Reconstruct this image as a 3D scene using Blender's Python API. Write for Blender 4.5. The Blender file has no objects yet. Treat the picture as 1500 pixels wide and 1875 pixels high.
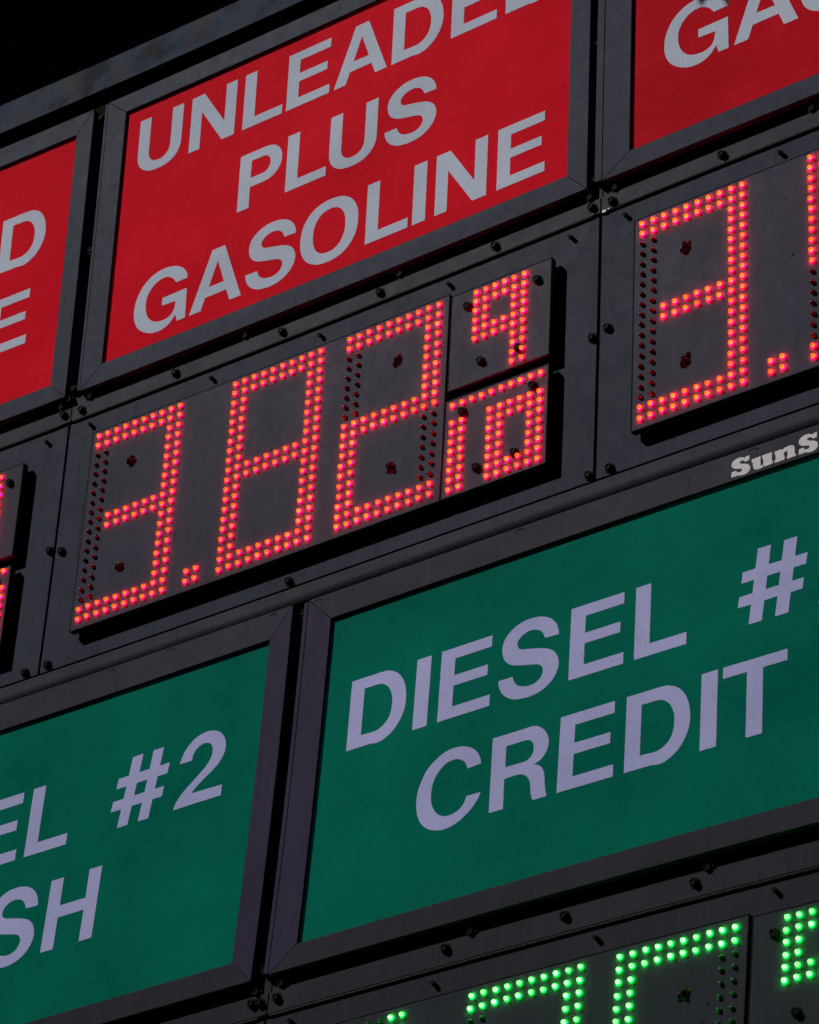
import bpy, bmesh, math, random
from mathutils import Vector, Matrix, Euler
from mathutils.geometry import tessellate_polygon
random.seed(7)
sc = bpy.context.scene
col = sc.collection
S = 0.025                                   # one unit of the sign grid (one lamp pitch) in metres

# ---------------------------------------------------------------- camera, sky, sun, exposure
cam = bpy.data.cameras.new('camera'); camo = bpy.data.objects.new('camera', cam); col.objects.link(camo)
sc.camera = camo
cam.sensor_fit = 'HORIZONTAL'; cam.sensor_width = 36.0; cam.lens = 6299.44 * 36.0 / 1500.0
cam.clip_start = 0.05; cam.clip_end = 500.0
RT = Vector((0.80017522, 0.59806636, 0.04512475)); DN = Vector((-0.28704527, 0.44793555, -0.84673417)); FW = Vector((-0.5266162, 0.66458285, 0.53009905))
M = Matrix((RT, -DN, -FW)).transposed().to_4x4()
M.translation = Vector((136.93475677, -177.21018109, -131.28591619)) * S
camo.matrix_world = M
cam.dof.use_dof = True; cam.dof.focus_distance = 267 * S; cam.dof.aperture_fstop = 16.0

w = bpy.data.worlds.new('World'); sc.world = w; w.use_nodes = True
nt = w.node_tree; bg = nt.nodes['Background']
sky = nt.nodes.new('ShaderNodeTexSky'); sky.sky_type = 'NISHITA'; sky.sun_disc = False
SUN = Vector((0.92, 1.0, -1.2)).normalized()            # direction the light travels
sky.sun_elevation = math.asin(-SUN.z)
sky.sun_rotation = math.atan2(-SUN.x, -SUN.y)
nt.links.new(sky.outputs[0], bg.inputs[0]); bg.inputs[1].default_value = 0.0003
sl = bpy.data.lights.new('sun', 'SUN'); sl.energy = 3.0; sl.angle = math.radians(1.6); sl.color = (1.0, 0.98, 0.955)
so = bpy.data.objects.new('sun', sl); col.objects.link(so); so.location = (-3, -4, 5)
so.rotation_euler = SUN.to_track_quat('-Z', 'Y').to_euler()
sc.view_settings.view_transform = 'Standard'; sc.view_settings.look = 'None'
sc.view_settings.exposure = -0.28; sc.view_settings.gamma = 1.0; sc.view_settings.use_curve_mapping = False
sc.render.engine = 'CYCLES'

# ---------------------------------------------------------------- the slight bow of the sheet-metal wall
MON = [(2, 0), (1, 1), (0, 2), (3, 0), (2, 1), (1, 2), (0, 3)]
WC = [-0.02847, 0.25779, -0.34326, 0.26341, 0.12399, 0.91048, 0.54246, 0.02637, 0.24715, -0.07813, -0.33661, 0.57064, 0.27189, 0.00079]
def W(x, z):
    x_ = min(max(x, -62), 50); z_ = min(max(z, -46), 80)
    u = (x_ - 10) / 50.0; v = (z_ - 30) / 50.0
    dx = sum(WC[i] * u**a * v**b for i, (a, b) in enumerate(MON))
    dz = sum(WC[7 + i] * u**a * v**b for i, (a, b) in enumerate(MON))
    return x + dx, z + dz
def P(x, y, z):
    a, b = W(x, z); return Vector((a * S, y * S, b * S))

# ---------------------------------------------------------------- objects
def tag(o, label=None, cat=None, group=None, kind=None):
    if label: o['label'] = label
    if cat: o['category'] = cat
    if group: o['group'] = group
    if kind: o['kind'] = kind
def thing(name, x, y, z, label, cat, group=None):
    o = bpy.data.objects.new(name, None); col.objects.link(o); o.location = P(x, y, z)
    o.empty_display_size = 0.1
    tag(o, label, cat, group); return o
def link(name, me, parent=None, mat=None):
    o = bpy.data.objects.new(name, me); col.objects.link(o)
    if parent: o.parent = parent
    if mat: me.materials.append(mat)
    return o
def absloc(o):
    v = Vector((0, 0, 0))
    while o: v += o.location; o = o.parent
    return v
def finish(bm, name, mat, parent=None, cut=True, smooth=False):
    """grid coordinates -> bowed wall coordinates in metres, relative to the parent"""
    if cut:
        xs = [v.co.x for v in bm.verts]; zs = [v.co.z for v in bm.verts]
        for lo, hi, no in ((min(xs), max(xs), (1, 0, 0)), (min(zs), max(zs), (0, 0, 1))):
            n = int((hi - lo) / 7.0)
            for k in range(1, n + 1):
                t = lo + (hi - lo) * k / (n + 1)
                co = (t, 0, 0) if no[0] else (0, 0, t)
                bmesh.ops.bisect_plane(bm, geom=bm.verts[:] + bm.edges[:] + bm.faces[:], plane_co=co, plane_no=no)
    off = absloc(parent) if parent else Vector((0, 0, 0))
    for v in bm.verts: v.co = P(*v.co) - off
    me = bpy.data.meshes.new(name); bm.normal_update(); bm.to_mesh(me); bm.free()
    if smooth:
        for p in me.polygons: p.use_smooth = True
    return link(name, me, parent, mat)
def prism(bm, poly, y0, y1, bevel=0.0):
    """poly: (x, z) corners, extruded from y0 (front) to y1"""
    a = [bm.verts.new((x, y0, z)) for x, z in poly]; b = [bm.verts.new((x, y1, z)) for x, z in poly]
    n = len(poly); fs = [bm.faces.new(a), bm.faces.new(b[::-1])]
    for i in range(n): fs.append(bm.faces.new((a[i], b[i], b[(i + 1) % n], a[(i + 1) % n])))
    bmesh.ops.recalc_face_normals(bm, faces=fs)
    if bevel:
        ed = set(e for e in fs[0].edges)
        bmesh.ops.bevel(bm, geom=list(ed), offset=bevel, segments=2, affect='EDGES', profile=0.6)
def box(bm, x0, x1, z0, z1, y0, y1, bevel=0.0):
    prism(bm, [(x0, z0), (x1, z0), (x1, z1), (x0, z1)], y0, y1, bevel)
def boxo(name, mat, parent, x0, x1, z0, z1, y0, y1, bevel=0.0):
    bm = bmesh.new(); box(bm, x0, x1, z0, z1, y0, y1, bevel); return finish(bm, name, mat, parent)

# ---------------------------------------------------------------- materials
def N(nt, t, **kw):
    n = nt.nodes.new(t)
    for k, v in kw.items():
        if k in n.inputs: n.inputs[k].default_value = v
        else: setattr(n, k, v)
    return n
def base_mat(name):
    m = bpy.data.materials.new(name); m.use_nodes = True
    return m, m.node_tree, m.node_tree.nodes['Principled BSDF']
def coords(nt, scale=(1, 1, 1)):
    g = N(nt, 'ShaderNodeNewGeometry'); mp = N(nt, 'ShaderNodeMapping'); mp.inputs['Scale'].default_value = scale
    nt.links.new(g.outputs['Position'], mp.inputs['Vector']); return mp.outputs[0]
def ramp(nt, fac, stops):
    r = N(nt, 'ShaderNodeValToRGB'); e = r.color_ramp.elements
    e[0].position, e[0].color = stops[0][0], stops[0][1] + (1,)
    e[1].position, e[1].color = stops[1][0], stops[1][1] + (1,)
    for p, c in stops[2:]:
        q = e.new(p); q.color = c + (1,)
    nt.links.new(fac, r.inputs[0]); return r.outputs[0]
def mix(nt, fac, a, b, mode='MIX'):
    m = N(nt, 'ShaderNodeMix', data_type='RGBA', blend_type=mode)
    for s, v in ((0, fac), (6, a), (7, b)):
        if hasattr(v, 'is_linked') or hasattr(v, 'links'): nt.links.new(v, m.inputs[s])
        elif isinstance(v, tuple): m.inputs[s].default_value = v + (1,)
        else: m.inputs[s].default_value = v
    return m.outputs[2]
def noise(nt, vec, scale, detail=4, rough=0.55):
    n = N(nt, 'ShaderNodeTexNoise'); n.inputs['Scale'].default_value = scale; n.inputs['Detail'].default_value = detail
    n.inputs['Roughness'].default_value = rough
    nt.links.new(vec, n.inputs['Vector']); return n.outputs['Fac']
def painted(name, c, rough=0.5, var=0.14, streak=0.07, dust=(0.30, 0.28, 0.27), dustamt=0.25, spec=0.35, bump=0.02, speck=0.69):
    m, nt, b = base_mat(name)
    v = coords(nt); vs = coords(nt, (14, 14, 1.2)); vh = coords(nt, (1, 1, 9))
    lo = tuple(x * (1 - var) for x in c); hi = tuple(x * (1 + var) for x in c)
    c1 = ramp(nt, noise(nt, v, 5, 6), [(0.3, lo), (0.7, hi)])
    st = ramp(nt, noise(nt, vs, 6, 5), [(0.35, (1 - streak,) * 3), (0.68, (1 + streak,) * 3)])
    c2 = mix(nt, 1.0, c1, st, 'MULTIPLY')
    sp = ramp(nt, noise(nt, v, 420, 2), [(speck, (0, 0, 0)), (speck + 0.05, (dustamt,) * 3)])
    sep = N(nt, 'ShaderNodeSeparateColor'); nt.links.new(sp, sep.inputs[0])
    c3 = mix(nt, sep.outputs[0], c2, dust)
    dr = ramp(nt, noise(nt, coords(nt, (26, 26, 1.6)), 4, 6, 0.6), [(0.60, (1, 1, 1)), (0.74, (0.62, 0.60, 0.58))]); c3 = mix(nt, 1.0, c3, dr, 'MULTIPLY')
    sc_ = ramp(nt, noise(nt, coords(nt, (1.5, 1.5, 60)), 12, 5, 0.75), [(0.66, (0, 0, 0)), (0.80, (0.22,) * 3)])
    sp2 = N(nt, 'ShaderNodeSeparateColor'); nt.links.new(sc_, sp2.inputs[0]); c3 = mix(nt, sp2.outputs[0], c3, tuple(min(1, x * 3.2) for x in c))
    wr = ramp(nt, noise(nt, v, 14, 8, 0.75), [(0.70, (0, 0, 0)), (0.73, (0.35,) * 3)])
    sp3 = N(nt, 'ShaderNodeSeparateColor'); nt.links.new(wr, sp3.inputs[0]); c3 = mix(nt, sp3.outputs[0], c3, tuple(x * 2.2 for x in c))
    nt.links.new(c3, b.inputs['Base Color'])
    r = N(nt, 'ShaderNodeMapRange'); r.inputs[3].default_value = rough - 0.1; r.inputs[4].default_value = rough + 0.12
    nt.links.new(noise(nt, v, 30, 5), r.inputs[0]); nt.links.new(r.outputs[0], b.inputs['Roughness'])
    b.inputs['IOR'].default_value = 1.0 + 0.2 * spec
    bp = N(nt, 'ShaderNodeBump'); bp.inputs['Strength'].default_value = bump * 1.5; bp.inputs['Distance'].default_value = 0.0003
    ad = N(nt, 'ShaderNodeMath', operation='ADD'); nt.links.new(noise(nt, v, 260, 3), ad.inputs[0]); nt.links.new(noise(nt, vh, 30, 3), ad.inputs[1])
    nt.links.new(ad.outputs[0], bp.inputs['Height']); nt.links.new(bp.outputs[0], b.inputs['Normal'])
    return m
def plastic(name, c, c2, rough=0.40, fade=None):
    m, nt, b = base_mat(name)
    v = coords(nt); vs = coords(nt, (22, 22, 1.0))
    a = ramp(nt, noise(nt, v, 3.2, 8, 0.66), [(0.34, tuple(x * .94 for x in c)), (0.66, c2)])
    g = ramp(nt, noise(nt, v, 160, 3, 0.7), [(0.3, (0.93,) * 3), (0.7, (1.07,) * 3)])
    a = mix(nt, 1.0, a, g, 'MULTIPLY')
    st = ramp(nt, noise(nt, vs, 5, 4), [(0.62, (0, 0, 0)), (0.80, (0.26,) * 3)])
    sep = N(nt, 'ShaderNodeSeparateColor'); nt.links.new(st, sep.inputs[0])
    a = mix(nt, sep.outputs[0], a, fade or tuple(min(1, x * 1.5 + 0.02) for x in c2))
    sp = ramp(nt, noise(nt, v, 330, 1), [(0.725, (0, 0, 0)), (0.76, (0.6,) * 3)])
    sep2 = N(nt, 'ShaderNodeSeparateColor'); nt.links.new(sp, sep2.inputs[0])
    a = mix(nt, sep2.outputs[0], a, tuple(x * 0.35 for x in c))
    nt.links.new(a, b.inputs['Base Color'])
    b.inputs['Roughness'].default_value = rough; b.inputs['IOR'].default_value = 1.018
    # these faces are backlit boxes: a weak, uneven glow through the plastic
    bk = N(nt, 'ShaderNodeMapRange'); bk.inputs[1].default_value = 0.35; bk.inputs[2].default_value = 0.7; bk.inputs[3].default_value = 0.0; bk.inputs[4].default_value = 0.05
    nt.links.new(noise(nt, coords(nt, (1, 1, 2.2)), 1.6, 1), bk.inputs[0]); nt.links.new(a, b.inputs['Emission Color']); nt.links.new(bk.outputs[0], b.inputs['Emission Strength'])
    bp = N(nt, 'ShaderNodeBump'); bp.inputs['Strength'].default_value = 0.06; bp.inputs['Distance'].default_value = 0.001
    nt.links.new(noise(nt, v, 90, 4), bp.inputs['Height']); nt.links.new(bp.outputs[0], b.inputs['Normal'])
    return m
def glow(name, tip, body, collar, neck):
    """cast lamp body: emission set along the lamp's own axis (collar at the foot, body, dome)"""
    m, nt, b = base_mat(name)
    tc = N(nt, 'ShaderNodeTexCoord'); sx = N(nt, 'ShaderNodeSeparateXYZ'); nt.links.new(tc.outputs['Object'], sx.inputs[0])
    mr = N(nt, 'ShaderNodeMapRange'); mr.inputs[1].default_value = -0.34 * S; mr.inputs[2].default_value = 0.0
    nt.links.new(sx.outputs['Y'], mr.inputs[0])
    c = ramp(nt, mr.outputs[0], [(0.0, tip), (0.715, neck), (0.22, tip), (0.45, body), (0.56, body), (0.60, collar), (0.69, collar)])  # hottest at the hidden neck, an undercut added to throw spill on the board
    nt.links.new(c, b.inputs['Emission Color'])
    oi = N(nt, 'ShaderNodeObjectInfo'); vr = N(nt, 'ShaderNodeMapRange'); vr.inputs[3].default_value = 0.68; vr.inputs[4].default_value = 1.3
    nt.links.new(oi.outputs['Random'], vr.inputs[0]); nt.links.new(vr.outputs[0], b.inputs['Emission Strength'])
    b.inputs['Base Color'].default_value = (0.03, 0.006, 0.006, 1); b.inputs['Roughness'].default_value = 0.3; b.inputs['IOR'].default_value = 1.03
    return m
MAT = {
 'frame': painted('frame_paint', (0.049, 0.055, 0.083), 0.48),
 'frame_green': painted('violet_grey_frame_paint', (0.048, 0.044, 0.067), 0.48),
 'frame_violet': painted('violet_side_rail', (0.045, 0.036, 0.072), 0.48),  # side rails of the green panels, more violet than the top rail
 'red_corner_shade': plastic('corner_shaded_red_acrylic', (0.56, 0.007, 0.018), (0.66, 0.014, 0.026), fade=(0.7, 0.03, 0.035)),  # upper right face: red lowered to stand in for corner fall-off of light
 'frame_shaded': painted('shaded_frame_paint', (0.036, 0.035, 0.046), 0.5),  # bottom rails: dimming toward the lower edge put into the colour
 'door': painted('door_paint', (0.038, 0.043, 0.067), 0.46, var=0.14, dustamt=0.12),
 'door_shaded': painted('lower_door_shaded', (0.028, 0.033, 0.042), 0.46, var=0.14, dustamt=0.12),  # lower doors: door colour darkened to imitate light fading downward
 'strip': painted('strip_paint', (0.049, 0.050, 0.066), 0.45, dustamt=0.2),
 'strip_shaded': painted('lower_strip_shaded', (0.030, 0.035, 0.043), 0.45, dustamt=0.2),  # strip colour with the dimming of light low down mixed in
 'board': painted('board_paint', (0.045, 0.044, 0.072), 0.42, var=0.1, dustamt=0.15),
 'board_shaded': painted('lower_board_shaded', (0.030, 0.036, 0.045), 0.42, var=0.1, dustamt=0.15),  # loss of light at the bottom painted into these boards
 'black': painted('black_sheet', (0.008, 0.008, 0.009), 0.6, dustamt=0.02),
 'bolt': painted('blackened_bolt', (0.007, 0.0065, 0.0075), 0.5, spec=0.4, dustamt=0.1),
 'seal': painted('old_sealant', (0.02, 0.013, 0.015), 0.3, spec=0.7, dustamt=0.1),
 'hinge': painted('hinge_steel', (0.014, 0.014, 0.015), 0.4, spec=0.5, dustamt=0.1),
 'bright': painted('bare_metal', (0.5, 0.45, 0.42), 0.25, spec=0.9),
 'red': plastic('red_acrylic', (0.74, 0.006, 0.020), (0.84, 0.012, 0.030), fade=(0.88, 0.05, 0.05)),
 'green': plastic('green_acrylic', (0.0015, 0.142, 0.100), (0.003, 0.186, 0.125), fade=(0.004, 0.26, 0.10)),
 'letter': plastic('pale_lettering', (0.58, 0.65, 0.79), (0.65, 0.71, 0.86)),
 'letter_violet': plastic('pale_violet_lettering', (0.47, 0.49, 0.83), (0.55, 0.54, 0.91)),
 'white': plastic('white_print', (0.74, 0.72, 0.76), (0.84, 0.82, 0.86)),
 'lit_red': glow('lit_red_lamp', (4.0, 0.26, 0.02), (5.0, 0.85, 0.06), (4.0, 0.015, 0.08), (180.0, 0.1, 4.5)),
 'lit_green': glow('lit_green_lamp', (0.7, 3.0, 0.7), (1.1, 4.0, 1.2), (0.02, 2.2, 0.08), (0.2, 90.0, 5.0)),
}
def lampoff(name, c):
    m, nt, b = base_mat(name); b.inputs['Base Color'].default_value = c + (1,)
    b.inputs['Roughness'].default_value = 0.3; b.inputs['Specular IOR Level'].default_value = 0.1
    return m
MAT['off_red'] = lampoff('unlit_red_lamp', (0.13, 0.003, 0.014)); MAT['off_green'] = lampoff('unlit_green_lamp', (0.006, 0.09, 0.02))
# weathered steel of the beam
m, nt, b = base_mat('weathered_steel'); v = coords(nt); vv = coords(nt, (1.6, 1.6, 2.0))
a = ramp(nt, noise(nt, vv, 6, 9, 0.62), [(0.36, (0.006, 0.010, 0.018)), (0.64, (0.052, 0.050, 0.062)), (0.44, (0.018, 0.036, 0.070)), (0.53, (0.034, 0.050, 0.084))])
rs = ramp(nt, noise(nt, coords(nt, (3, 3, 1)), 5, 6, 0.7), [(0.53, (0, 0, 0)), (0.63, (0.55,) * 3)]); sp = N(nt, 'ShaderNodeSeparateColor'); nt.links.new(rs, sp.inputs[0])
a = mix(nt, sp.outputs[0], a, (0.066, 0.034, 0.028))
dk = ramp(nt, noise(nt, v, 11, 6, 0.65), [(0.61, (0, 0, 0)), (0.64, (0.9,) * 3)]); sp = N(nt, 'ShaderNodeSeparateColor'); nt.links.new(dk, sp.inputs[0])
a = mix(nt, sp.outputs[0], a, (0.010, 0.009, 0.009))
wf = ramp(nt, noise(nt, v, 60, 4, 0.6), [(0.69, (0, 0, 0)), (0.74, (0.5,) * 3)]); sp = N(nt, 'ShaderNodeSeparateColor'); nt.links.new(wf, sp.inputs[0])
a = mix(nt, sp.outputs[0], a, (0.16, 0.15, 0.16))
nt.links.new(a, b.inputs['Base Color']); b.inputs['Roughness'].default_value = 0.55; b.inputs['IOR'].default_value = 1.07
bp = N(nt, 'ShaderNodeBump'); bp.inputs['Strength'].default_value = 0.35; bp.inputs['Distance'].default_value = 0.002
nt.links.new(noise(nt, v, 45, 6), bp.inputs['Height']); nt.links.new(bp.outputs[0], b.inputs['Normal'])
MAT['steel'] = m
MAT['rust'] = painted('rusty_strip', (0.010, 0.0055, 0.004), 0.7, var=0.5, dustamt=0.03)

# ---------------------------------------------------------------- lettering
GL = {"G":[[[5.87,4.166,1],[5.8,4.566,0],[5.58,5.024,0],[5.18,5.473,0],[4.6,5.834,0],[3.9,6.068,0],[3.08,6.146,0],[2.27,6.029,0],[1.55,5.727,0],[0.86,5.161,0],[0.38,4.449,0],[0.09,3.61,0],[0.0,2.634,0],[0.14,1.766,0],[0.47,1.024,0],[1.01,0.42,0],[1.81,-0.078,0],[2.64,-0.322,0],[3.45,-0.302,0],[4.16,-0.01,0],[4.65,0.498,0],[4.85,0.751,1],[5.06,0.0,1],[5.97,0.0,1],[5.9,3.083,1],[3.18,3.034,1],[3.19,2.244,1],[4.75,2.166,1],[4.63,1.376,0],[4.34,0.917,0],[3.82,0.673,0],[3.15,0.673,0],[2.45,0.868,0],[1.94,1.239,0],[1.53,1.883,0],[1.32,2.654,0],[1.32,3.532,0],[1.57,4.205,0],[2.06,4.78,0],[2.71,5.102,0],[3.31,5.151,0],[3.8,4.985,0],[4.24,4.654,0],[4.47,4.351,0],[4.6,4.137,1]]],
"S":[[[4.06,4.275,1],[5.29,4.225,1],[5.23,4.676,0],[4.98,5.255,0],[4.57,5.725,0],[4.06,6.059,0],[3.37,6.294,0],[2.6,6.363,0],[1.84,6.275,0],[1.16,5.99,0],[0.61,5.569,0],[0.29,5.049,0],[0.19,4.431,0],[0.26,3.941,0],[0.49,3.412,0],[0.86,3.039,0],[1.33,2.784,0],[1.95,2.598,0],[2.72,2.422,0],[3.34,2.265,0],[3.69,2.118,0],[3.92,1.892,0],[4.01,1.598,0],[3.96,1.245,0],[3.71,0.892,0],[3.3,0.686,0],[2.81,0.637,0],[2.28,0.735,0],[1.89,0.902,0],[1.57,1.167,0],[1.36,1.569,0],[1.29,1.824,1],[0.0,1.843,1],[0.04,1.48,0],[0.24,0.931,0],[0.58,0.471,0],[1.01,0.127,0],[1.48,-0.108,0],[2.1,-0.245,0],[2.86,-0.304,0],[3.61,-0.206,0],[4.28,0.039,0],[4.86,0.471,0],[5.21,0.961,0],[5.38,1.461,0],[5.39,1.912,0],[5.26,2.392,0],[4.98,2.833,0],[4.58,3.157,0],[4.12,3.382,0],[3.5,3.569,0],[2.65,3.775,0],[2.11,3.892,0],[1.76,4.049,0],[1.57,4.333,0],[1.56,4.647,0],[1.72,4.922,0],[2.05,5.167,0],[2.5,5.314,0],[2.96,5.304,0],[3.42,5.157,0],[3.74,4.892,0],[3.92,4.608,0]]],
"C":[[[4.45,4.184,1],[5.65,4.264,1],[5.54,4.746,0],[5.18,5.358,0],[4.65,5.809,0],[3.94,6.12,0],[3.19,6.231,0],[2.32,6.13,0],[1.54,5.759,0],[0.78,5.127,0],[0.3,4.294,0],[0.04,3.472,0],[0.0,2.579,0],[0.15,1.696,0],[0.5,0.933,0],[1.06,0.341,0],[1.71,-0.01,0],[2.41,-0.201,0],[3.15,-0.191,0],[3.98,0.05,0],[4.79,0.542,0],[5.35,1.114,0],[5.68,1.575,0],[5.8,1.926,1],[4.54,1.946,1],[4.4,1.485,0],[4.01,1.054,0],[3.42,0.813,0],[2.81,0.813,0],[2.29,1.003,0],[1.82,1.415,0],[1.45,2.067,0],[1.31,2.779,0],[1.32,3.452,0],[1.52,4.184,0],[1.92,4.746,0],[2.47,5.157,0],[3.08,5.268,0],[3.65,5.157,0],[4.11,4.836,0],[4.32,4.525,0]]],
"R":[[[0.0,6.0,1],[2.84,6.0,1],[3.63,6.0,0],[4.25,5.709,0],[4.77,5.167,0],[5.02,4.485,0],[4.99,3.933,0],[4.76,3.441,0],[4.37,3.05,0],[3.84,2.87,1],[4.28,2.659,0],[4.62,2.318,0],[4.81,1.826,0],[4.89,1.194,0],[4.98,0.622,0],[5.14,0.0,1],[3.93,0.0,1],[3.75,0.522,0],[3.67,1.094,0],[3.55,1.625,0],[3.24,2.097,0],[2.8,2.348,0],[2.31,2.428,1],[1.29,2.398,1],[1.36,0.0,1],[0.12,0.0,1]],[[1.27,5.027,1],[2.79,5.027,1],[3.21,4.997,0],[3.59,4.716,0],[3.74,4.284,0],[3.71,3.853,0],[3.5,3.522,0],[3.15,3.341,0],[2.79,3.311,1],[1.31,3.331,1]]],
"2":[[[0.11,3.953,1],[0.23,4.376,0],[0.46,4.921,0],[0.87,5.425,0],[1.43,5.839,0],[2.11,6.071,0],[2.8,6.101,0],[3.44,5.939,0],[4.01,5.597,0],[4.42,5.092,0],[4.65,4.497,0],[4.66,3.953,0],[4.51,3.469,0],[4.11,2.904,0],[3.56,2.45,0],[2.85,1.966,0],[2.14,1.452,0],[1.64,0.998,1],[4.73,0.918,1],[4.73,0.0,1],[0.0,0.0,1],[0.18,0.524,0],[0.54,1.018,0],[1.0,1.503,0],[1.7,2.057,0],[2.41,2.622,0],[3.02,3.207,0],[3.3,3.741,0],[3.35,4.336,0],[3.2,4.76,0],[2.91,5.012,0],[2.5,5.123,0],[2.07,5.082,0],[1.66,4.81,0],[1.41,4.427,0],[1.31,3.923,1]]],
"D":[[[0.0,6.0,1],[2.63,6.0,1],[3.45,5.929,0],[4.22,5.555,0],[4.79,4.938,0],[5.18,4.078,0],[5.34,3.086,0],[5.28,2.175,0],[4.96,1.336,0],[4.45,0.627,0],[3.7,0.111,0],[2.99,-0.101,0],[2.26,0.0,1],[0.02,0.0,1]],[[1.28,5.019,1],[2.5,5.019,1],[3.1,4.867,0],[3.67,4.331,0],[4.01,3.491,0],[4.04,2.671,0],[3.89,1.912,0],[3.5,1.366,0],[2.88,1.012,0],[2.3,0.961,1],[1.29,1.012,1]]],
"A":[[[0.0,0.0,1],[2.08,6.0,1],[3.48,6.0,1],[5.7,0.0,1],[4.46,0.0,1],[3.99,1.239,1],[1.68,1.21,1],[1.27,0.0,1]],[[2.01,2.226,1],[2.8,4.635,1],[3.67,2.197,1]]]}
SL = {"S":[[26.0,3.1,1],[26.03,3.56,1],[26.42,3.56,1],[26.45,3.42,0],[26.6,3.35,0],[26.82,3.36,0],[26.89,3.49,0],[26.81,3.61,0],[26.51,3.69,0],[26.2,3.82,0],[26.03,4.02,0],[26.02,4.25,0],[26.16,4.45,0],[26.5,4.58,0],[26.87,4.56,0],[27.12,4.42,1],[27.24,4.5,1],[27.52,4.5,1],[27.49,4.09,1],[27.15,4.07,1],[27.06,4.21,0],[26.87,4.27,0],[26.7,4.2,0],[26.72,4.09,0],[26.94,3.97,0],[27.3,3.84,0],[27.52,3.65,0],[27.58,3.44,0],[27.52,3.21,0],[27.25,3.03,0],[26.82,3.02,0],[26.54,3.13,0],[26.39,3.1,1]],"u":[[27.71,4.06,1],[28.46,4.11,1],[28.45,3.45,0],[28.53,3.25,0],[28.7,3.4,1],[28.68,3.79,1],[28.6,3.83,1],[28.6,4.11,1],[29.41,4.12,1],[29.38,3.44,1],[29.48,3.38,1],[29.47,3.15,1],[28.8,3.1,1],[28.77,3.25,1],[28.59,3.1,0],[28.34,3.06,0],[28.04,3.1,0],[27.86,3.28,0],[27.81,3.55,0],[27.81,3.8,1],[27.71,3.84,1]],"n":[[29.62,4.07,1],[30.19,4.1,1],[30.21,3.96,1],[30.47,4.12,0],[30.83,4.16,0],[31.16,4.08,0],[31.28,3.84,0],[31.28,3.35,1],[31.41,3.25,1],[31.39,3.14,1],[30.66,3.12,1],[30.64,3.34,1],[30.69,3.33,1],[30.69,3.73,0],[30.56,3.81,0],[30.4,3.69,0],[30.39,3.5,1],[30.46,3.45,1],[30.45,3.14,1],[29.62,3.11,1],[29.62,3.35,1],[29.71,3.36,1],[29.71,3.78,1],[29.62,3.84,1]]}
def smoothed(pts):
    """closed outline; points flagged 1 are corners, runs between them are Catmull-Rom curves"""
    n = len(pts); out = []
    for i in range(n):
        p1, p2 = pts[i], pts[(i + 1) % n]
        out.append((p1[0], p1[1]))
        if p1[2] and p2[2]: continue
        p0 = pts[i - 1] if not p1[2] else None; p3 = pts[(i + 2) % n] if not p2[2] else None
        if p0 is None: p0 = (2 * p1[0] - p2[0], 2 * p1[1] - p2[1])
        if p3 is None: p3 = (2 * p2[0] - p1[0], 2 * p2[1] - p1[1])
        for t in (0.25, 0.5, 0.75):
            q = [0.5 * (2 * p1[k] + (p2[k] - p0[k]) * t + (2 * p0[k] - 5 * p1[k] + 4 * p2[k] - p3[k]) * t * t + (3 * p1[k] - p0[k] - 3 * p2[k] + p3[k]) * t**3) for k in (0, 1)]
            out.append((q[0], q[1]))
    return out
def ell(cx, cz, a, b_, t0, t1, n=20, e=2.25):
    r = []
    for i in range(n + 1):
        t = math.radians(t0 + (t1 - t0) * i / n); c, s_ = math.cos(t), math.sin(t)
        r.append((cx + a * math.copysign(abs(c)**(2 / e), c), cz + b_ * math.copysign(abs(s_)**(2 / e), s_)))
    return r
ST = 1.29; BAR = 0.88
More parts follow.
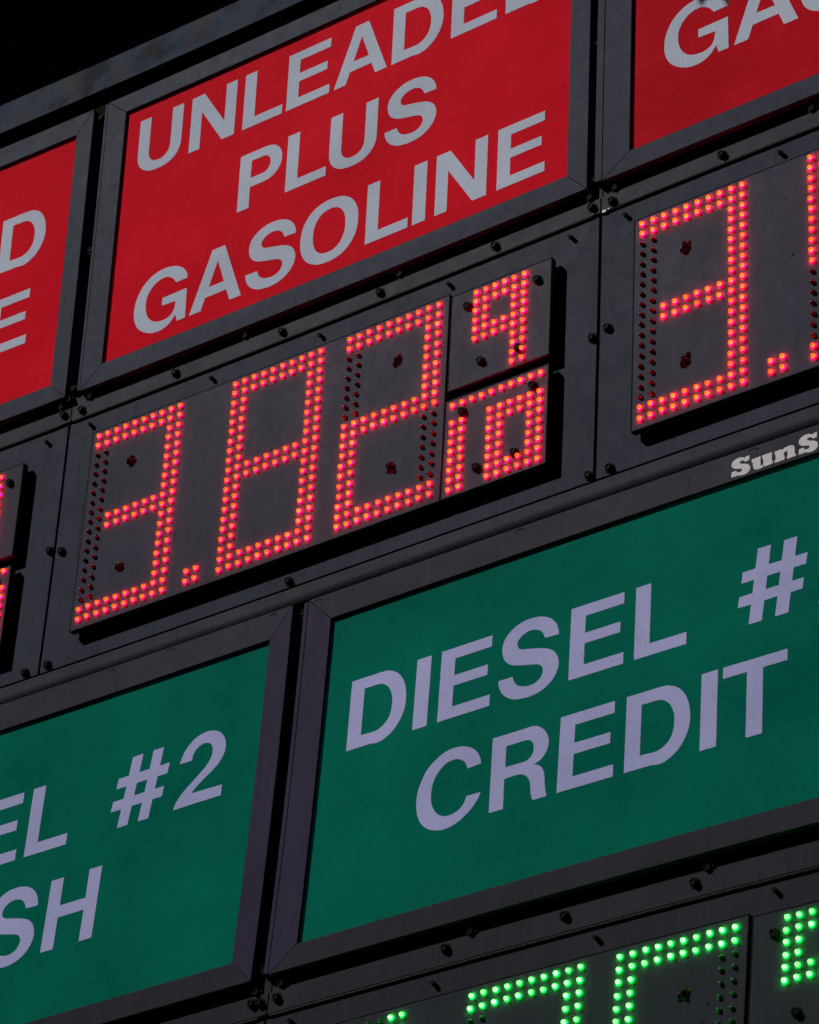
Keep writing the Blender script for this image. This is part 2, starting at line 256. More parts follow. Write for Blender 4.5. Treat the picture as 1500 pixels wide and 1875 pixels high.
def glyph(ch):
    if ch == 'E': return [[(0, 0), (4.72, 0), (4.72, .95), (ST, .95), (ST, 2.72), (4.36, 2.72), (4.36, 3.60), (ST, 3.60), (ST, 5.05), (4.62, 5.05), (4.62, 6), (0, 6)]], 4.72
    if ch == 'L': return [[(0, 0), (4.40, 0), (4.40, .98), (ST, .98), (ST, 6), (0, 6)]], 4.4
    if ch == 'I': return [[(0, 0), (ST, 0), (ST, 6), (0, 6)]], ST
    if ch == 'T': return [[(1.95, 0), (3.25, 0), (3.25, 5.12), (5.19, 5.12), (5.19, 6), (0, 6), (0, 5.12), (1.95, 5.12)]], 5.19
    if ch == 'H': return [[(0, 0), (ST, 0), (ST, 2.62), (3.92, 2.62), (3.92, 0), (5.2, 0), (5.2, 6), (3.92, 6), (3.92, 3.62), (ST, 3.62), (ST, 6), (0, 6)]], 5.2
    if ch == 'N': return [[(0, 0), (1.24, 0), (1.24, 4.05), (3.80, 0), (5.18, 0), (5.18, 6), (3.94, 6), (3.94, 1.98), (1.40, 6), (0, 6)]], 5.18
    if ch == 'M': return [[(0, 0), (1.2, 0), (1.2, 4.6), (2.5, 0), (3.7, 0), (5, 4.6), (5, 0), (6.2, 0), (6.2, 6), (4.4, 6), (3.1, 1.5), (1.8, 6), (0, 6)]], 6.2
    if ch == '#':
        x = lambda u, z: u + z * 0.118
        A = [(26.46, -7.66), (26.63, -6.80), (27.55, -6.80)]
        def V(u, z): return (u, z)
        # rows: bars at z 1.55-2.40 and 3.45-4.40 ; uprights from z 0 to 6
        a0, a1, b0, b1 = 0.90, 1.98, 3.05, 4.12
        sl = 0.118
        return [[V(a0, 0), V(a1, 0), V(a1 + 1.58 * sl, 1.58), V(b0 + 1.58 * sl, 1.58), V(b0, 0), V(b1, 0), V(b1 + 1.58 * sl, 1.58), V(5.25, 1.58), V(5.36, 2.46), V(b1 + 2.46 * sl, 2.46),
                 V(b1 + 3.52 * sl, 3.52), V(5.52, 3.52), V(5.66, 4.42), V(b1 + 4.42 * sl, 4.42), V(b1 + 6 * sl, 6), V(b0 + 6 * sl, 6), V(b0 + 4.42 * sl, 4.42), V(a1 + 4.42 * sl, 4.42), V(a1 + 6 * sl, 6), V(a0 + 6 * sl, 6),
                 V(a0 + 4.42 * sl, 4.42), V(.38, 4.42), V(.27, 3.52), V(a0 + 3.52 * sl, 3.52), V(a0 + 2.46 * sl, 2.46), V(.12, 2.46), V(0, 1.58), V(a0 + 1.58 * sl, 1.58)],
                [V(a1 + 2.46 * sl, 2.46), V(b0 + 2.46 * sl, 2.46), V(b0 + 3.52 * sl, 3.52), V(a1 + 3.52 * sl, 3.52)]], 5.66
    if ch == 'O': return [ell(3.07, 3.02, 3.07, 3.2, 0, 360, 56)[:-1], ell(3.07, 3.02, 1.72, 2.22, 0, 360, 56)[:-1]], 6.14
    if ch == 'U': return [[(0, 6)] + ell(2.53, 2.15, 2.53, 2.32, 180, 360, 24, 2.3) + [(5.06, 6), (3.78, 6)] + ell(2.53, 2.15, 1.25, 1.35, 360, 180, 24, 2.2) + [(1.28, 6)]], 5.06
    if ch == 'P': return [[(0, 0), (1.3, 0), (1.3, 2.22), (2.70, 2.22)] + ell(2.75, 4.11, 1.98, 1.89, -90, 90, 20, 2.15) + [(0, 6)], [(1.3, 3.2), (2.55, 3.2)] + ell(2.60, 4.13, .86, .93, -90, 90, 12, 2.1) + [(1.3, 5.06)]], 4.73
    c = [smoothed(q) for q in GL[ch]]
    return c, max(q[0] for q in c[0])
def outline(bm, loops, y0, y1):
    vs = [[Vector((x, z, 0)) for x, z in l] for l in loops]
    tri = tessellate_polygon(vs); flat = [q for l in loops for q in l]
    f = [bm.verts.new((x, y0, z)) for x, z in flat]
    k = [bm.verts.new((x, y1, z)) for x, z in flat]
    for t in tri:
        a, b_, c = (f[i] for i in t)
        n = (b_.co - a.co).cross(c.co - a.co)
        try: bm.faces.new((a, b_, c) if n.y < 0 else (a, c, b_))
        except ValueError: pass
    i0 = 0
    for l in loops:
        n = len(l)
        for i in range(n):
            a, b_ = i0 + i, i0 + (i + 1) % n
            try: bm.faces.new((f[a], k[a], k[b_], f[b_]))
            except ValueError: pass
        i0 += n
def word(parent, text, mat, base, cap, y=0.28, name='lettering'):
    """text: list of (character, left x, width or None)"""
    bm = bmesh.new()
    for ch, x0, wd in text:
        loops, gw = glyph(ch); kx = (wd / gw) if wd else 1.0
        outline(bm, [[(x0 + px * kx, base + pz * cap / 6.0) for px, pz in l] for l in loops], y - 0.012, y + 0.01)
    return finish(bm, name, mat, parent, cut=False)

# ---------------------------------------------------------------- builders
def frame(parent, xo0, xo1, zo0, zo1, xi0, xi1, zi0, zi1, mats, back=0.56, back_side=2.1):
    g = 0.022
    rails = {'left': ([(xo0, zo0 + g), (xi0, zi0 + g), (xi0, zi1 - g), (xo0, zo1 - g)], back_side),
             'right': ([(xo1, zo0 + g), (xo1, zo1 - g), (xi1, zi1 - g), (xi1, zi0 + g)], back_side),
             'bottom': ([(xo0 + g, zo0), (xo1 - g, zo0), (xi1 - g, zi0), (xi0 + g, zi0)], back),
             'top': ([(xo0 + g, zo1), (xi0 + g, zi1), (xi1 - g, zi1), (xo1 - g, zo1)], back)}
    for k, (poly, yb) in rails.items():
        bm = bmesh.new(); prism(bm, poly, 0.0, yb, 0.035)
        finish(bm, 'frame_rail', mats[k], parent)
def hexbolt_mesh(shank=0.0):
    bm = bmesh.new()
    def ring(r, y, n=6, rot=0.0): return [bm.verts.new((r * math.cos(rot + 2 * math.pi * i / n), y, r * math.sin(rot + 2 * math.pi * i / n))) for i in range(n)]
    def stack(rs, n, rot=0.0):
        pr = None
        for r, y in rs:
            cur = ring(r, y, n, rot)
            if pr:
                for i in range(n): bm.faces.new((pr[i], pr[(i + 1) % n], cur[(i + 1) % n], cur[i]))
            pr = cur
        bm.faces.new(pr)
    stack([(0.42, shank), (0.42, -0.04), (0.38, -0.08)], 20)
    stack([(0.31, -0.06), (0.31, -0.34), (0.27, -0.38), (0.21, -0.38), (0.17, -0.32)], 6, 0.35)
    bmesh.ops.recalc_face_normals(bm, faces=bm.faces[:])
    for v in bm.verts: v.co *= S
    me = bpy.data.meshes.new('bolt'); bm.to_mesh(me); bm.free(); me.materials.append(MAT['bolt']); return me
def pin_mesh():
    bm = bmesh.new()
    for r0, y0, r1, y1 in ((0.15, 0.0, 0.15, -0.12), (0.19, -0.12, 0.19, -0.40)):
        bmesh.ops.create_cone(bm, cap_ends=True, segments=14, radius1=r0, radius2=r1 * 0.95, depth=abs(y1 - y0), matrix=Matrix.Translation((0, (y0 + y1) / 2, 0)) @ Matrix.Rotation(math.pi / 2, 4, 'X'))
    for v in bm.verts: v.co *= S
    me = bpy.data.meshes.new('latch_pin'); bm.to_mesh(me); bm.free(); me.materials.append(MAT['black']); return me
def blob_mesh(seed):
    """ragged daub of old sealant over a hole"""
    rnd = random.Random(seed); bm = bmesh.new()
    def lump(cx, cz, r, h):
        ring = 16; ph = [rnd.uniform(0, 6.28) for _ in range(3)]; prev = None; top = bm.verts.new((cx, -h, cz))
        for j in range(1, 6):
            t = j / 5; cur = []
            for i in range(ring):
                a = 2 * math.pi * i / ring
                rr = r * t * (1 + .20 * math.sin(2 * a + ph[0]) + .16 * math.sin(5 * a + ph[1]) + rnd.uniform(-.10, .10))
                cur.append(bm.verts.new((cx + rr * math.cos(a), -h * (1 - t ** 2) * rnd.uniform(.75, 1.2) + .01, cz + rr * math.sin(a))))
            for i in range(ring):
                k = (i + 1) % ring
                if prev: bm.faces.new((prev[i], prev[k], cur[k], cur[i]))
                else: bm.faces.new((top, cur[k], cur[i]))
            prev = cur
    lump(0, 0, .52, .34)
    for _ in range(4): lump(rnd.uniform(-.35, .35), rnd.uniform(-.45, .45), rnd.uniform(.14, .24), .26)
    bmesh.ops.recalc_face_normals(bm, faces=bm.faces[:])
    for v in bm.verts: v.co *= S
    me = bpy.data.meshes.new('sealant_blob'); bm.to_mesh(me); bm.free(); me.materials.append(MAT['seal']); return me
def led_mesh(name, mat, k=0.86):
    bm = bmesh.new(); n = 16; prof = [(0.12, 0.0), (0.12, -0.11), (0.196, -0.112), (0.196, -0.142), (0.158, -0.155), (0.163, -0.24), (0.154, -0.29), (0.130, -0.345), (0.075, -0.38)]
    pr = None
    for r, y in prof:
        cur = [bm.verts.new((r * math.cos(2 * math.pi * i / n), y, r * math.sin(2 * math.pi * i / n))) for i in range(n)]
        if pr:
            for i in range(n): bm.faces.new((pr[i], pr[(i + 1) % n], cur[(i + 1) % n], cur[i]))
        pr = cur
    t = bm.verts.new((0, -0.395, 0))
    for i in range(n): bm.faces.new((pr[i], pr[(i + 1) % n], t))
    bmesh.ops.recalc_face_normals(bm, faces=bm.faces[:])
    for v in bm.verts: v.co = Vector((v.co.x, v.co.y * k, v.co.z)) * S
    me = bpy.data.meshes.new(name); bm.to_mesh(me); bm.free(); me.materials.append(mat)
    for p in me.polygons: p.use_smooth = True
    return me
BOLT = hexbolt_mesh(); BOLT_LONG = hexbolt_mesh(1.6); PIN = pin_mesh()
LED = {('red', 1): led_mesh('led', MAT['lit_red']), ('red', 0): led_mesh('unlit_led', MAT['off_red'], 0.72),
       ('green', 1): led_mesh('led_green', MAT['lit_green']), ('green', 0): led_mesh('unlit_led_green', MAT['off_green'], 0.6)}
def inst(name, me, parent, x, y, z, rot=0.0, tilt=None):
    o = bpy.data.objects.new(name, me); col.objects.link(o); o.parent = parent
    o.location = P(x, y, z) - absloc(parent); o.rotation_euler = (tilt[0] if tilt else 0, rot, tilt[1] if tilt else 0); return o
CAMP = camo.matrix_world.translation
def leds(parent, pts, colour, y=-0.4):
    """pts: (x, z, lit). The 100 that show largest are parts of their own, any beyond that one part."""
    pts = sorted(pts, key=lambda q: (P(q[0], y, q[1]) - CAMP).length if seen(q[0], q[1]) else 1e3)
    for x, z, lit in pts[:100]:
        o = inst('led', LED[(colour, lit)], parent, x + random.uniform(-.03, .03), y, z + random.uniform(-.03, .03), random.uniform(0, 6.28), (random.uniform(-.08, .08), random.uniform(-.08, .08)))
        if not lit: o['label'] = 'dark unlit lamp'
    rest = pts[100:]
    for lit in (1, 0):
        sub = [q for q in rest if q[2] == lit]
        if not sub: continue
        src = LED[(colour, lit)]; base = absloc(parent); vs = []; fs = []
        # the material reads the lamp's own axis (y), which all share
        for x, z, _ in sub:
            o = P(x + random.uniform(-.03, .03), 0, z + random.uniform(-.03, .03)) - Vector((base.x, 0, base.z)); k = len(vs)
            vs += [(v.co.x + o.x, v.co.y, v.co.z + o.z) for v in src.vertices]
            fs += [tuple(i + k for i in p.vertices) for p in src.polygons]
        me = bpy.data.meshes.new('led'); me.from_pydata(vs, [], fs)
        for p in me.polygons: p.use_smooth = True
        ob = link('led', me, parent, src.materials[0]); ob.location = (0, y * S - base.y, 0)
        ob['kind'] = 'stuff'
        if not lit: ob['label'] = 'dark unlit lamps'
def seen(x, z):
    d = P(x, -.4, z) - CAMP; zc = d.dot(FW); u = d.dot(RT) / zc * 6299.44 + 750; v = d.dot(DN) / zc * 6299.44 + 937.5
    return -10 < u < 1510 and -10 < v < 1885
SEG = {'0': 'abcdef', '1': 'bc', '2': 'abged', '3': 'abgcd', '4': 'fgbc', '5': 'afgcd', '6': 'afgedc', '7': 'abc', '8': 'abcdefg', '9': 'abcdfg'}
ROW = 0.94276
def digit(ch, x0, z0):
    on = SEG[ch]; out = []
    def put(c, r, lit): out.append((x0 + c, z0 - r * ROW, lit))
    lit = {}
    for c in range(10):
        for r in range(20):
            top, mid, bot = r < 2, r in (9, 10), r > 17; L, R = c < 2, c > 7
            if not (top or mid or bot or L or R): continue
            s_ = []
            if top: s_ += ['a']
            if bot: s_ += ['d']
            if mid and not (L or R): s_ += ['g']
            if L and r < 11 and not (top and 'a' in on): s_ += ['f']
            if L and r >= 9: s_ += ['e']
            if R and r < 11: s_ += ['b']
            if R and r >= 9: s_ += ['c']
            if mid and (L or R) and 'g' in on: s_ += ['g'] if not (ch in '3' and L) else []
            if bot and (L or R) and ('c' in on and R): s_ += ['c']
            put(c, r, 1 if any(q in on for q in s_) else 0)
    return out
def decimal(x, z0): return [(x + c, z0 - (18 + r) * ROW, 1) for c in (0, 1) for r in (0, 1)]
def nine(x0, z0):
    o = []
    for c in range(6):
        for r in range(10):
            if r < 2 or (r in (4, 5)) or (c < 2 and r < 6) or c > 3: o.append((x0 + c * .932, z0 - r * .884, 1))
    return o
def ten(x0):
    o = [(x0 + .63 + c * .931, 18.22, 1) for c in range(10)]
    o += [(x0 + .66 + c * .95, 16.56 - r * .875, 1) for c in range(2) for r in range(8)]
    o += [(x0 + 4.29 + c * .944, 16.56 - r * .875, 1) for c in range(6) for r in range(8) if c in (0, 1, 4, 5) or r in (0, 1, 6, 7)]
    return o
def board(label, x0, x1, z0, z1, pts, colour, screws, blobs, mat, cat='LED board', group='LED price boards'):
    t = thing('led_board', (x0 + x1) / 2, 0.55, z0, label, cat, group)
    bm = bmesh.new(); box(bm, x0, x1, z0, z1, -0.4, 0.22, 0.05); box(bm, x0 + .35, x1 - .35, z0 + .3, z1 - .3, 0.221, 0.549)
    finish(bm, 'board_panel', MAT[mat], t)
    boxo('gasket', MAT['black'], t, x0 - .15, x1 - .05, z0 + .05, z1 + .15, -0.34, 0.215)
    leds(t, pts, colour)
    for x, z in screws: inst('bolt', BOLT, t, x, -0.4, z, random.uniform(0, 1))
    for i, (x, z) in enumerate(blobs): inst('sealant_blob', blob_mesh(int(abs(x * 10 + z))), t, x, -0.4, z, 0)
    return t
def door(label, x0, x1, z0, z1, hz, bolts, pins, mat, low=False):
    t = thing('price_cabinet_door', (x0 + x1) / 2, 1.0, z0, label, 'cabinet door', 'hinged doors behind the price displays')
    boxo('door_panel', MAT[mat], t, x0, x1, z0, z1, 0.55, 1.0, 0.03)
    bm = bmesh.new(); x = x0 + .3; n = 0
    while x < x1 - .9:                                   # knuckles of the long hinge
        bmesh.ops.create_cone(bm, cap_ends=True, segments=10, radius1=.15, radius2=.15, depth=.93, matrix=Matrix.Translation((x + .46, 0.52, hz)) @ Matrix.Rotation(math.pi / 2, 4, 'Y'))
        box(bm, x - .025, x + .025, hz + .10, hz + .36, .535, .60)
        x += 0.985
    finish(bm, 'hinge', MAT['hinge'], t, cut=False)
    for bx, bz in bolts: inst('bolt', BOLT, t, bx, 0.549, bz, random.uniform(0, 1))
    for bx, bz in pins: inst('latch_pin', PIN, t, bx, 0.549, bz)
    return t

# ---------------------------------------------------------------- large structure: the cabinet that carries everything
cab = thing('sign_cabinet', 0, 2.6, -60, 'dark sheet metal cabinet carrying all the lettered panels and price doors', 'sign cabinet')
boxo('back_sheet', MAT['black'], cab, -100, 72, -60, 69.0, 2.2, 3.2)
secs = [(-100, -41.78), (-41.66, 13.55), (13.66, 72)]
for a, b_ in secs:
    boxo('filler_strip', MAT['strip'], cab, a, b_, 32.32, 33.76, 0.55, 1.1, 0.03)
    boxo('flange', MAT['strip'], cab, a, b_, 33.88, 35.6, 0.78, 1.1, 0.02)
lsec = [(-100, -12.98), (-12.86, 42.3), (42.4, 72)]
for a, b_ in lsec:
    boxo('filler_strip', MAT['strip_shaded'], cab, a, b_, -29.05, -27.38, 0.55, 1.1, 0.03)
    boxo('flange', MAT['strip_shaded'], cab, a, b_, -27.26, -25.4, 0.78, 1.1, 0.02)
# rolled lip under the upper doors
bm = bmesh.new(); prof = [(.55, 7.24), (.55, 6.35)]
for i in range(1, 11):
    t_ = math.radians(9 * i); prof.append((.55 + .95 * (1 - math.cos(t_)), 6.35 - .95 * math.sin(t_)))
prof += [(2.1, 5.4), (2.1, 7.24)]
xs = [-100 + 172 * i / 28 for i in range(29)]; prev = None
for x in xs:
    cur = [bm.verts.new((x, y, z)) for y, z in prof]
    if prev:
        for i in range(len(prof)): j = (i + 1) % len(prof); bm.faces.new((prev[i], prev[j], cur[j], cur[i]))
    prev = cur
bmesh.ops.recalc_face_normals(bm, faces=bm.faces[:])
finish(bm, 'rolled_lip', MAT['strip'], cab, cut=False)
for x, z in [(-51.5, 33.1), (-40.44, 33.05), (-29.91, 33.13), (-18.36, 33.1), (-8.15, 33.14), (3.43, 33.15), (12.8, 33.1), (14.72, 32.92), (24.86, 33.11), (35.6, 33.1), (-42.5, 33.2), (-14.34, -27.95), (-12.05, -28.01), (2.93, -27.87), (13.01, -27.88), (23.52, -28.02), (33.6, -28.0), (-13.6, -28.05)]:
    inst('bolt', BOLT, cab, x, 0.549, z, random.uniform(0, 1))
for x, z in [(-39.62, 34.15), (-22.39, 34.18), (-6.16, 34.18), (12.58, 34.13), (14.96, 34.12), (32.84, 34.1), (-42.9, 34.15), (4.98, -27.1), (24.51, -27.14), (-11.81, -26.96), (-14.1, -27.1)]:
    inst('bolt', BOLT, cab, x, 0.70, z, random.uniform(0, 1))
for x, z in [(13.12, 35.69), (13.16, 49.6), (-41.31, 50.57), (-41.6, 66.0), (-42.0, 34.6), (-41.6, 35.6), (-13.57, -25.5), (-13.0, -26.0), (-13.55, 4.45)]:
    inst('bolt', BOLT_LONG, cab, x, 0.6, z, random.uniform(0, 1))

beam = thing('steel_beam', 0, 0.4, 69.3, 'weathered blue grey steel beam with rust stains running along the top of the sign', 'steel beam')
bm = bmesh.new(); box(bm, -110, 80, 69.42, 73.0, 0.4, 3.4, 0.05); finish(bm, 'beam_face', MAT['steel'], beam)
bm = bmesh.new(); box(bm, -110, 80, 66.6, 69.40, 1.3, 2.15); finish(bm, 'rusty_strip', MAT['rust'], beam)

# ---------------------------------------------------------------- price doors
door('dark door behind the price at the left edge, only its right end in view', -97.2, -41.90, 7.42, 31.9, 32.1, [(-42.25, 19.37), (-43.26, 7.95)], [(-44.07, 30.85), (-57.5, 30.9)], 'door')
door('dark hinged door behind the complete price with the 3 8 2 digits', -41.64, 13.47, 7.42, 31.9, 32.1, [(13.1, 20.47), (13.15, 7.95), (-40.9, 18.9), (-40.8, 7.98), (-15.44, 7.95)], [(-39.1, 30.98), (-25.65, 30.97), (-14.09, 31.0), (-0.94, 31.0), (10.94, 30.85)], 'door')
door('dark hinged door behind the price at the right edge, above the tagged green panel', 13.74, 69, 7.42, 31.9, 32.1, [(14.51, 20.87), (15.0, 7.98)], [(16.08, 30.9), (30.15, 30.95)], 'door')
door('dark lower door under the panel that ends in SH, at the bottom left corner', -68, -13.02, -54, -29.5, -29.3, [], [(-25, -30.3)], 'door_shaded')
door('dark lower door behind the green lit price', -12.82, 42, -54, -29.5, -29.3, [], [(-10.38, -30.25), (2.28, -30.4), (15.85, -30.25), (29.92, -30.2)], 'door_shaded')

# ---------------------------------------------------------------- lettered panels
DARKLOW = {'left': MAT['frame_violet'], 'right': MAT['frame_violet'], 'bottom': MAT['frame_shaded'], 'top': MAT['frame_green']}  # bottom rail takes the colour darkened for light fall-off
GREY = {k: MAT['frame'] for k in ('left', 'right', 'bottom', 'top')}
def lettered(label, xo0, xo1, zo0, zo1, xi0, xi1, zi0, zi1, mats, face, trim):
    t = thing('lettered_panel', (xo0 + xo1) / 2, 0.8, zo0, label, 'sign panel', 'framed plastic sign panels')
    frame(t, xo0, xo1, zo0, zo1, xi0, xi1, zi0, zi1, mats)
    boxo('panel_face', MAT[face], t, xi0 - .6, xi1 + .6, zi0 - .5, zi1 + .5, 0.28, 0.50)
    if trim: boxo('edge_trim', mats['left'], t, trim[0], trim[1], zo0 + .15, zo1 - .1, 0.02, 2.1, 0.02)
    return t
t1 = lettered('red panel at the left edge, its lines ending in D and E', -97.0, -42.21, 34.76, 67.0, -94.6, -44.12, 36.64, 64.75, GREY, 'red', None)
word(t1, [('U', -81.8, None), ('N', -75.8, None), ('L', -69.7, None), ('E', -64.8, None), ('A', -59.4, None)] + [('D', -52.5, 5.45)], MAT['letter'], 52.0, 6.1)
word(t1, [('G', -88.2, None), ('A', -81.7, None), ('S', -75.5, 5.4), ('O', -69.7, None), ('L', -62.7, None), ('I', -57.8, None), ('N', -55.4 + .0, None), ('E', -49.2 - 3.6 + .0, None)][:5], MAT['letter'], 42.75, 6.1)
word(t1, [('I', -60.9, None), ('N', -58.6, None), ('E', -52.85, 4.78)], MAT['letter'], 42.75, 6.1)
t2 = lettered('red panel with three lines UNLEADED PLUS GASOLINE', -40.47, 12.58, 34.76, 67.0, -38.23, 10.63, 36.84, 64.98, GREY, 'red', (-40.84, -40.53))
word(t2, [('U', -36.55, 5.05), ('N', -30.5, 5.15), ('L', -24.42, 4.42), ('E', -19.54, 4.72), ('A', -14.3, 5.7), ('D', -8.12, 5.37), ('E', -1.86, 4.72), ('D', 3.75, 5.37)], MAT['letter'], 57.03, 6.24)
word(t2, [('P', -24.3, 4.7), ('L', -19.03, 4.4), ('U', -14.36, 5.08), ('S', -8.43, 5.39)], MAT['letter'], 47.85, 6.13)
word(t2, [('G', -35.25, 6.0), ('A', -28.8, 5.7), ('S', -22.75, 5.4), ('O', -16.9, 6.14), ('L', -9.9, 4.4), ('I', -5.03, 1.33), ('N', -2.74, 5.2), ('E', 3.5, 4.72)], MAT['letter'], 38.56, 6.2)
t3 = lettered('red panel at the upper right corner, starting with GAS', 14.05, 69, 34.9, 67.0, 16.59, 66.8, 36.79, 65.0, GREY, 'red_corner_shade', (13.30, 13.97))
word(t3, [('G', 19.6, 6.0), ('A', 26.1, 5.8), ('S', 32.2, 5.4), ('O', 38.1, None), ('L', 45.1, None), ('I', 50.0, None), ('N', 52.3, None), ('E', 58.5, None)], MAT['letter'], 43.22, 6.2)
t4 = lettered('green panel at the lower left, its lines ending in EL #2 and SH', -69.4, -14.39, -26.3, 5.25, -67.0, -16.46, -24.4, 2.78, DARKLOW, 'green', None)
word(t4, [('D', -65.1, None), ('I', -58.9, None), ('E', -56.6, None), ('S', -51.3, 5.3), ('E', -45.75, 4.75), ('L', -40.07, 4.42)], MAT['letter_violet'], -9.62, 5.97)
word(t4, [('#', -31.28, 5.6), ('2', -24.72, 4.74)], MAT['letter_violet'], -9.62, 5.97)
word(t4, [('C', -55.4, None), ('A', -49.3, None), ('S', -42.95, 5.4), ('H', -36.56, 5.2)], MAT['letter_violet'], -18.57, 6.03)
t5 = lettered('green panel reading DIESEL # over CREDIT, with small white print on its top rail', -12.80, 41.8, -26.2, 5.15, -10.43, 39.6, -24.35, 2.82, DARKLOW, 'green', (-13.25, -12.88))
word(t5, [('D', -7.95, 5.35), ('I', -1.78, 1.32), ('E', 0.5, 4.72), ('S', 5.92, 5.35), ('E', 12.2, 4.72), ('L', 17.84, 4.4)], MAT['letter_violet'], -9.3, 5.93)
word(t5, [('#', 26.48, 5.66), ('2', 33.0, 4.74)], MAT['letter_violet'], -9.3, 5.93)
word(t5, [('C', -0.8, 5.8), ('R', 5.76, 5.12), ('E', 11.73, 4.74), ('D', 17.38, 5.38), ('I', 23.62, 1.33), ('T', 25.37, 5.19)], MAT['letter_violet'], -18.18, 6.02)
# the small slab-serif print on the top rail
bm = bmesh.new(); c = {k: [smoothed(SL[k])] for k in SL}
outline(bm, c['S'], -0.012, 0.001); outline(bm, c['u'], -0.012, 0.001); outline(bm, c['n'], -0.012, 0.001)
outline(bm, [[(x + 5.62, z + .03) for x, z in c['S'][0]]], -0.012, 0.001)
outline(bm, [[(33.42, 3.12), (34.1, 3.12), (34.1, 3.35), (34.0, 3.35), (34.0, 3.8), (34.35, 3.8), (34.35, 3.12), (35.05, 3.12), (35.05, 3.35), (34.95, 3.35), (34.95, 4.0), (34.7, 4.15), (34.0, 4.1), (34.0, 4.6), (33.42, 4.6), (33.42, 4.38), (33.5, 4.38), (33.5, 3.35), (33.42, 3.35)]], -0.012, 0.001)
finish(bm, 'small_white_lettering', MAT['white'], t5, cut=False)
# little crescent drain cuts under the top edge of the green frames
def crescent(t, x, z):
    bm = bmesh.new(); pts = [(x + .42 * math.cos(math.radians(a)), z + .24 * math.sin(math.radians(a))) for a in range(165, -16, -15)]
    pts += [(x + .33 * math.cos(math.radians(a)), z + .15 * math.sin(math.radians(a))) for a in range(-15, 166, 15)]
    outline(bm, [pts], -0.006, 0.002); finish(bm, 'drain_cut', MAT['black'], t, cut=False)
for x, z in [(-11.9, 4.72), (7.3, 4.76), (27.85, 4.76)]: crescent(t5, x, z)
for x, z in [(-33.09, 4.85), (-26.81, 4.9), (-16.46, 4.85)]: crescent(t4, x, z)

# ---------------------------------------------------------------- price displays
ZT, ZG = 28.62, -32.60
RX = 55.35
main_screws = []
board('wide board of dark red lamps left of the nine at the left edge', -93.2, -55.7, 9.8, 29.2, digit('3', -92.5, ZT) + decimal(-81.1, ZT) + digit('7', -77.5, ZT) + digit('2', -65.6, ZT), 'red', [], [], 'board')
board('upper small red board at the left edge, cut off by the photo edge', -55.4, -45.8, 19.65, 28.80, nine(-52.9, 28.15), 'red', [(-53.8, 27.25), (-47.12, 27.23), (-52.2, 21.5)], [], 'board')
board('lower small red board at the left edge, below the cut off one', -55.4, -45.75, 9.7, 18.55, ten(-55.45), 'red', [(-47.1, 17.2), (-53.8, 17.2), (-48.6, 11.6)], [], 'board')
board('wide red lamp board showing 3.82 in the middle', -37.87, -0.24, 9.8, 29.22, digit('3', -37.11, ZT) + decimal(-25.67, ZT) + digit('8', -22.17, ZT) + digit('2', -10.22, ZT), 'red', [], [(-33.14, 24.9), (-33.15, 14.5), (-5.15, 24.77), (-5.19, 14.52)], 'board')
board('small red board showing 9 beside the 3.82', 0.06, 9.67, 19.8, 28.90, nine(2.48, 28.31), 'red', [(1.65, 27.35), (8.4, 27.26), (3.19, 21.5), (6.82, 21.39)], [], 'board')
board('small red board showing a bar over 10 beside the 3.82', -0.04, 9.71, 9.8, 18.82, ten(0), 'red', [(1.63, 17.3), (8.31, 17.3), (6.81, 11.7), (3.23, 11.6)], [], 'board')
board('wide red lamp board at the right edge starting with 3 and a point', 17.5, 55.1, 9.82, 29.23, digit('3', 18.24, ZT) + decimal(29.62, ZT) + digit('9', 33.2, ZT) + digit('9', 45.1, ZT), 'red', [], [(22.16, 24.86), (22.18, 14.48)], 'board')
board('wide green lamp board at the bottom with the large digits', -9.0, 28.45, -51.4, -31.93, digit('4', -8.54, ZG) + decimal(2.9, ZG) + digit('7', 6.39, ZG) + digit('5', 18.53, ZG), 'green', [], [(-4.3, -36.5), (23.71, -36.47), (23.71, -46.8)], 'board_shaded')
board('small green board at the lower right corner, cut off by the photo edge', 28.85, 38.4, -41.4, -32.2, nine(31.42, -32.83), 'green', [(30.53, -33.78), (32.39, -39.69), (37.2, -33.8)], [], 'board_shaded')

# small nicks and drilled pinholes in the displays
def nick(t, x, z, a, b_, rot):
    bm = bmesh.new(); pts = []
    for i in range(10):
        q = 2 * math.pi * i / 10; u_, v_ = a * math.cos(q), b_ * math.sin(q) * (1 + .3 * math.sin(3 * q)); pts.append((x + u_ * math.cos(rot) - v_ * math.sin(rot), z + u_ * math.sin(rot) + v_ * math.cos(rot)))
    outline(bm, [pts], -0.405, -0.399); finish(bm, 'pinhole', MAT['black'], t, cut=False)
BD = {o['label']: o for o in bpy.data.objects if 'label' in o and o.type == 'EMPTY'}
for x, z, a, b_, r in [(-25.9, 20.0, .2, .07, 1.2), (-27.4, 15.7, .28, .06, 1.1), (-17.8, 20.6, .13, .1, 0), (-12.5, 19.1, .12, .06, 1.0), (-31.0, 26.9, .08, .06, 0)]: nick(BD['wide red lamp board showing 3.82 in the middle'], x, z, a, b_, r)
for x, z, a, b_, r in [(31.0, 25.8, .09, .09, 0), (31.5, 20.4, .2, .09, .6), (27.0, 13.0, .14, .06, 1.2)]: nick(BD['wide red lamp board at the right edge starting with 3 and a point'], x, z, a, b_, r)
for x, z, a, b_, r in [(25.6, -37.6, .16, .07, 1.5), (25.3, -38.9, .2, .07, 1.5), (14.0, -34.5, .1, .08, 0)]: nick(BD['wide green lamp board at the bottom with the large digits'], x, z, a, b_, r)
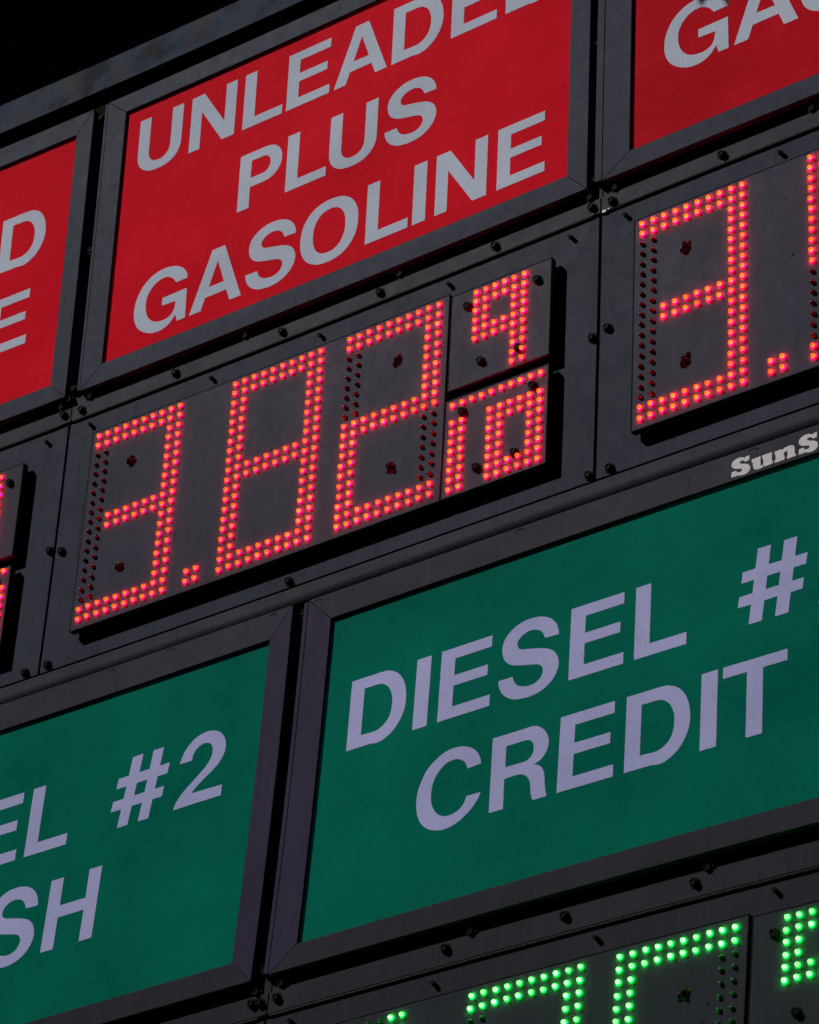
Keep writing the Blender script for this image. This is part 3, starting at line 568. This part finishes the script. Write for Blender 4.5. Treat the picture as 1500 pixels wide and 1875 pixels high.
# bare worn tips of the hinges
bm = bmesh.new(); box(bm, 13.85, 14.25, 31.98, 32.26, .33, .40, .04); box(bm, 14.35, 14.6, 32.12, 32.25, .33, .40, .03); finish(bm, 'worn_hinge_tip', MAT['bright'], bpy.data.objects['price_cabinet_door.002'], cut=False)

# ---------------------------------------------------------------- leafy twig hanging in front, out of focus
m, nt, b = base_mat('leaf'); v = coords(nt); nt.links.new(ramp(nt, noise(nt, v, 40, 3), [(0.3, (0.045, 0.07, 0.010)), (0.7, (0.08, 0.10, 0.018))]), b.inputs['Base Color']); b.inputs['Roughness'].default_value = 0.5
MAT['leaf'] = m; MAT['bark'] = painted('bark', (0.08, 0.06, 0.045), 0.8)
def ray(u, v_, dist):
    d = FW + RT * ((u - 750) / 6299.44) + DN * ((v_ - 937.5) / 6299.44); return CAMP + d * dist * S
tw = bpy.data.objects.new('leafy_twig', None); col.objects.link(tw); tw.location = ray(1330, -330, 112)
tag(tw, 'blurred green leaf tips of a twig hanging in at the top edge', 'twig')
bm = bmesh.new(); p0 = ray(1340, -330, 112); p1 = ray(1305, -90, 112); prev = None
for i in range(9):
    t_ = i / 8; c0 = p0.lerp(p1, t_) + Vector((0.004 * math.sin(t_ * 5), 0, 0)); r = 0.0015 * (1.2 - t_)
    cur = [bm.verts.new(c0 - tw.location + Vector((r * math.cos(k), r * math.sin(k), 0))) for k in (0, 1.05, 2.1, 3.14, 4.2, 5.2)]
    if prev:
        for k in range(6): bm.faces.new((prev[k], prev[(k + 1) % 6], cur[(k + 1) % 6], cur[k]))
    prev = cur
me = bpy.data.meshes.new('twig_stem'); bm.to_mesh(me); bm.free(); link('twig_stem', me, tw, MAT['bark'])
bm = bmesh.new()
def leaf(bm, a, b_, wd):
    ax = (b_ - a); L = ax.length; ax = ax.normalized(); sd = ax.cross(FW).normalized(); up = ax.cross(sd); rows = []
    for i in range(9):
        t_ = i / 8; hw = wd * math.sin(math.pi * (t_ ** .8)) * .5 + 1e-5; c0 = a + ax * L * t_ + up * 0.004 * math.sin(3 * t_)
        rows.append([bm.verts.new(c0 + sd * hw * k + up * abs(k) * hw * .35) for k in (-1, 0, 1)])
    for i in range(8):
        for k in (0, 1): bm.faces.new((rows[i][k], rows[i][k + 1], rows[i + 1][k + 1], rows[i + 1][k]))
for (u0, v0, u1, v1, wd) in [(1290, -90, 1284, 15, .026), (1318, -90, 1332, 14, .022), (1318, -110, 1390, -60, .016), (1310, -100, 1240, -50, .016), (1330, -200, 1400, -150, .018), (1325, -190, 1250, -160, .018)]:
    leaf(bm, ray(u0, v0, 112) - tw.location, ray(u1, v1, 110) - tw.location, wd)
me = bpy.data.meshes.new('leaves'); bm.to_mesh(me); bm.free(); lo = link('leaves', me, tw, MAT['leaf'])
sm = lo.modifiers.new('thickness', 'SOLIDIFY'); sm.thickness = 0.0004
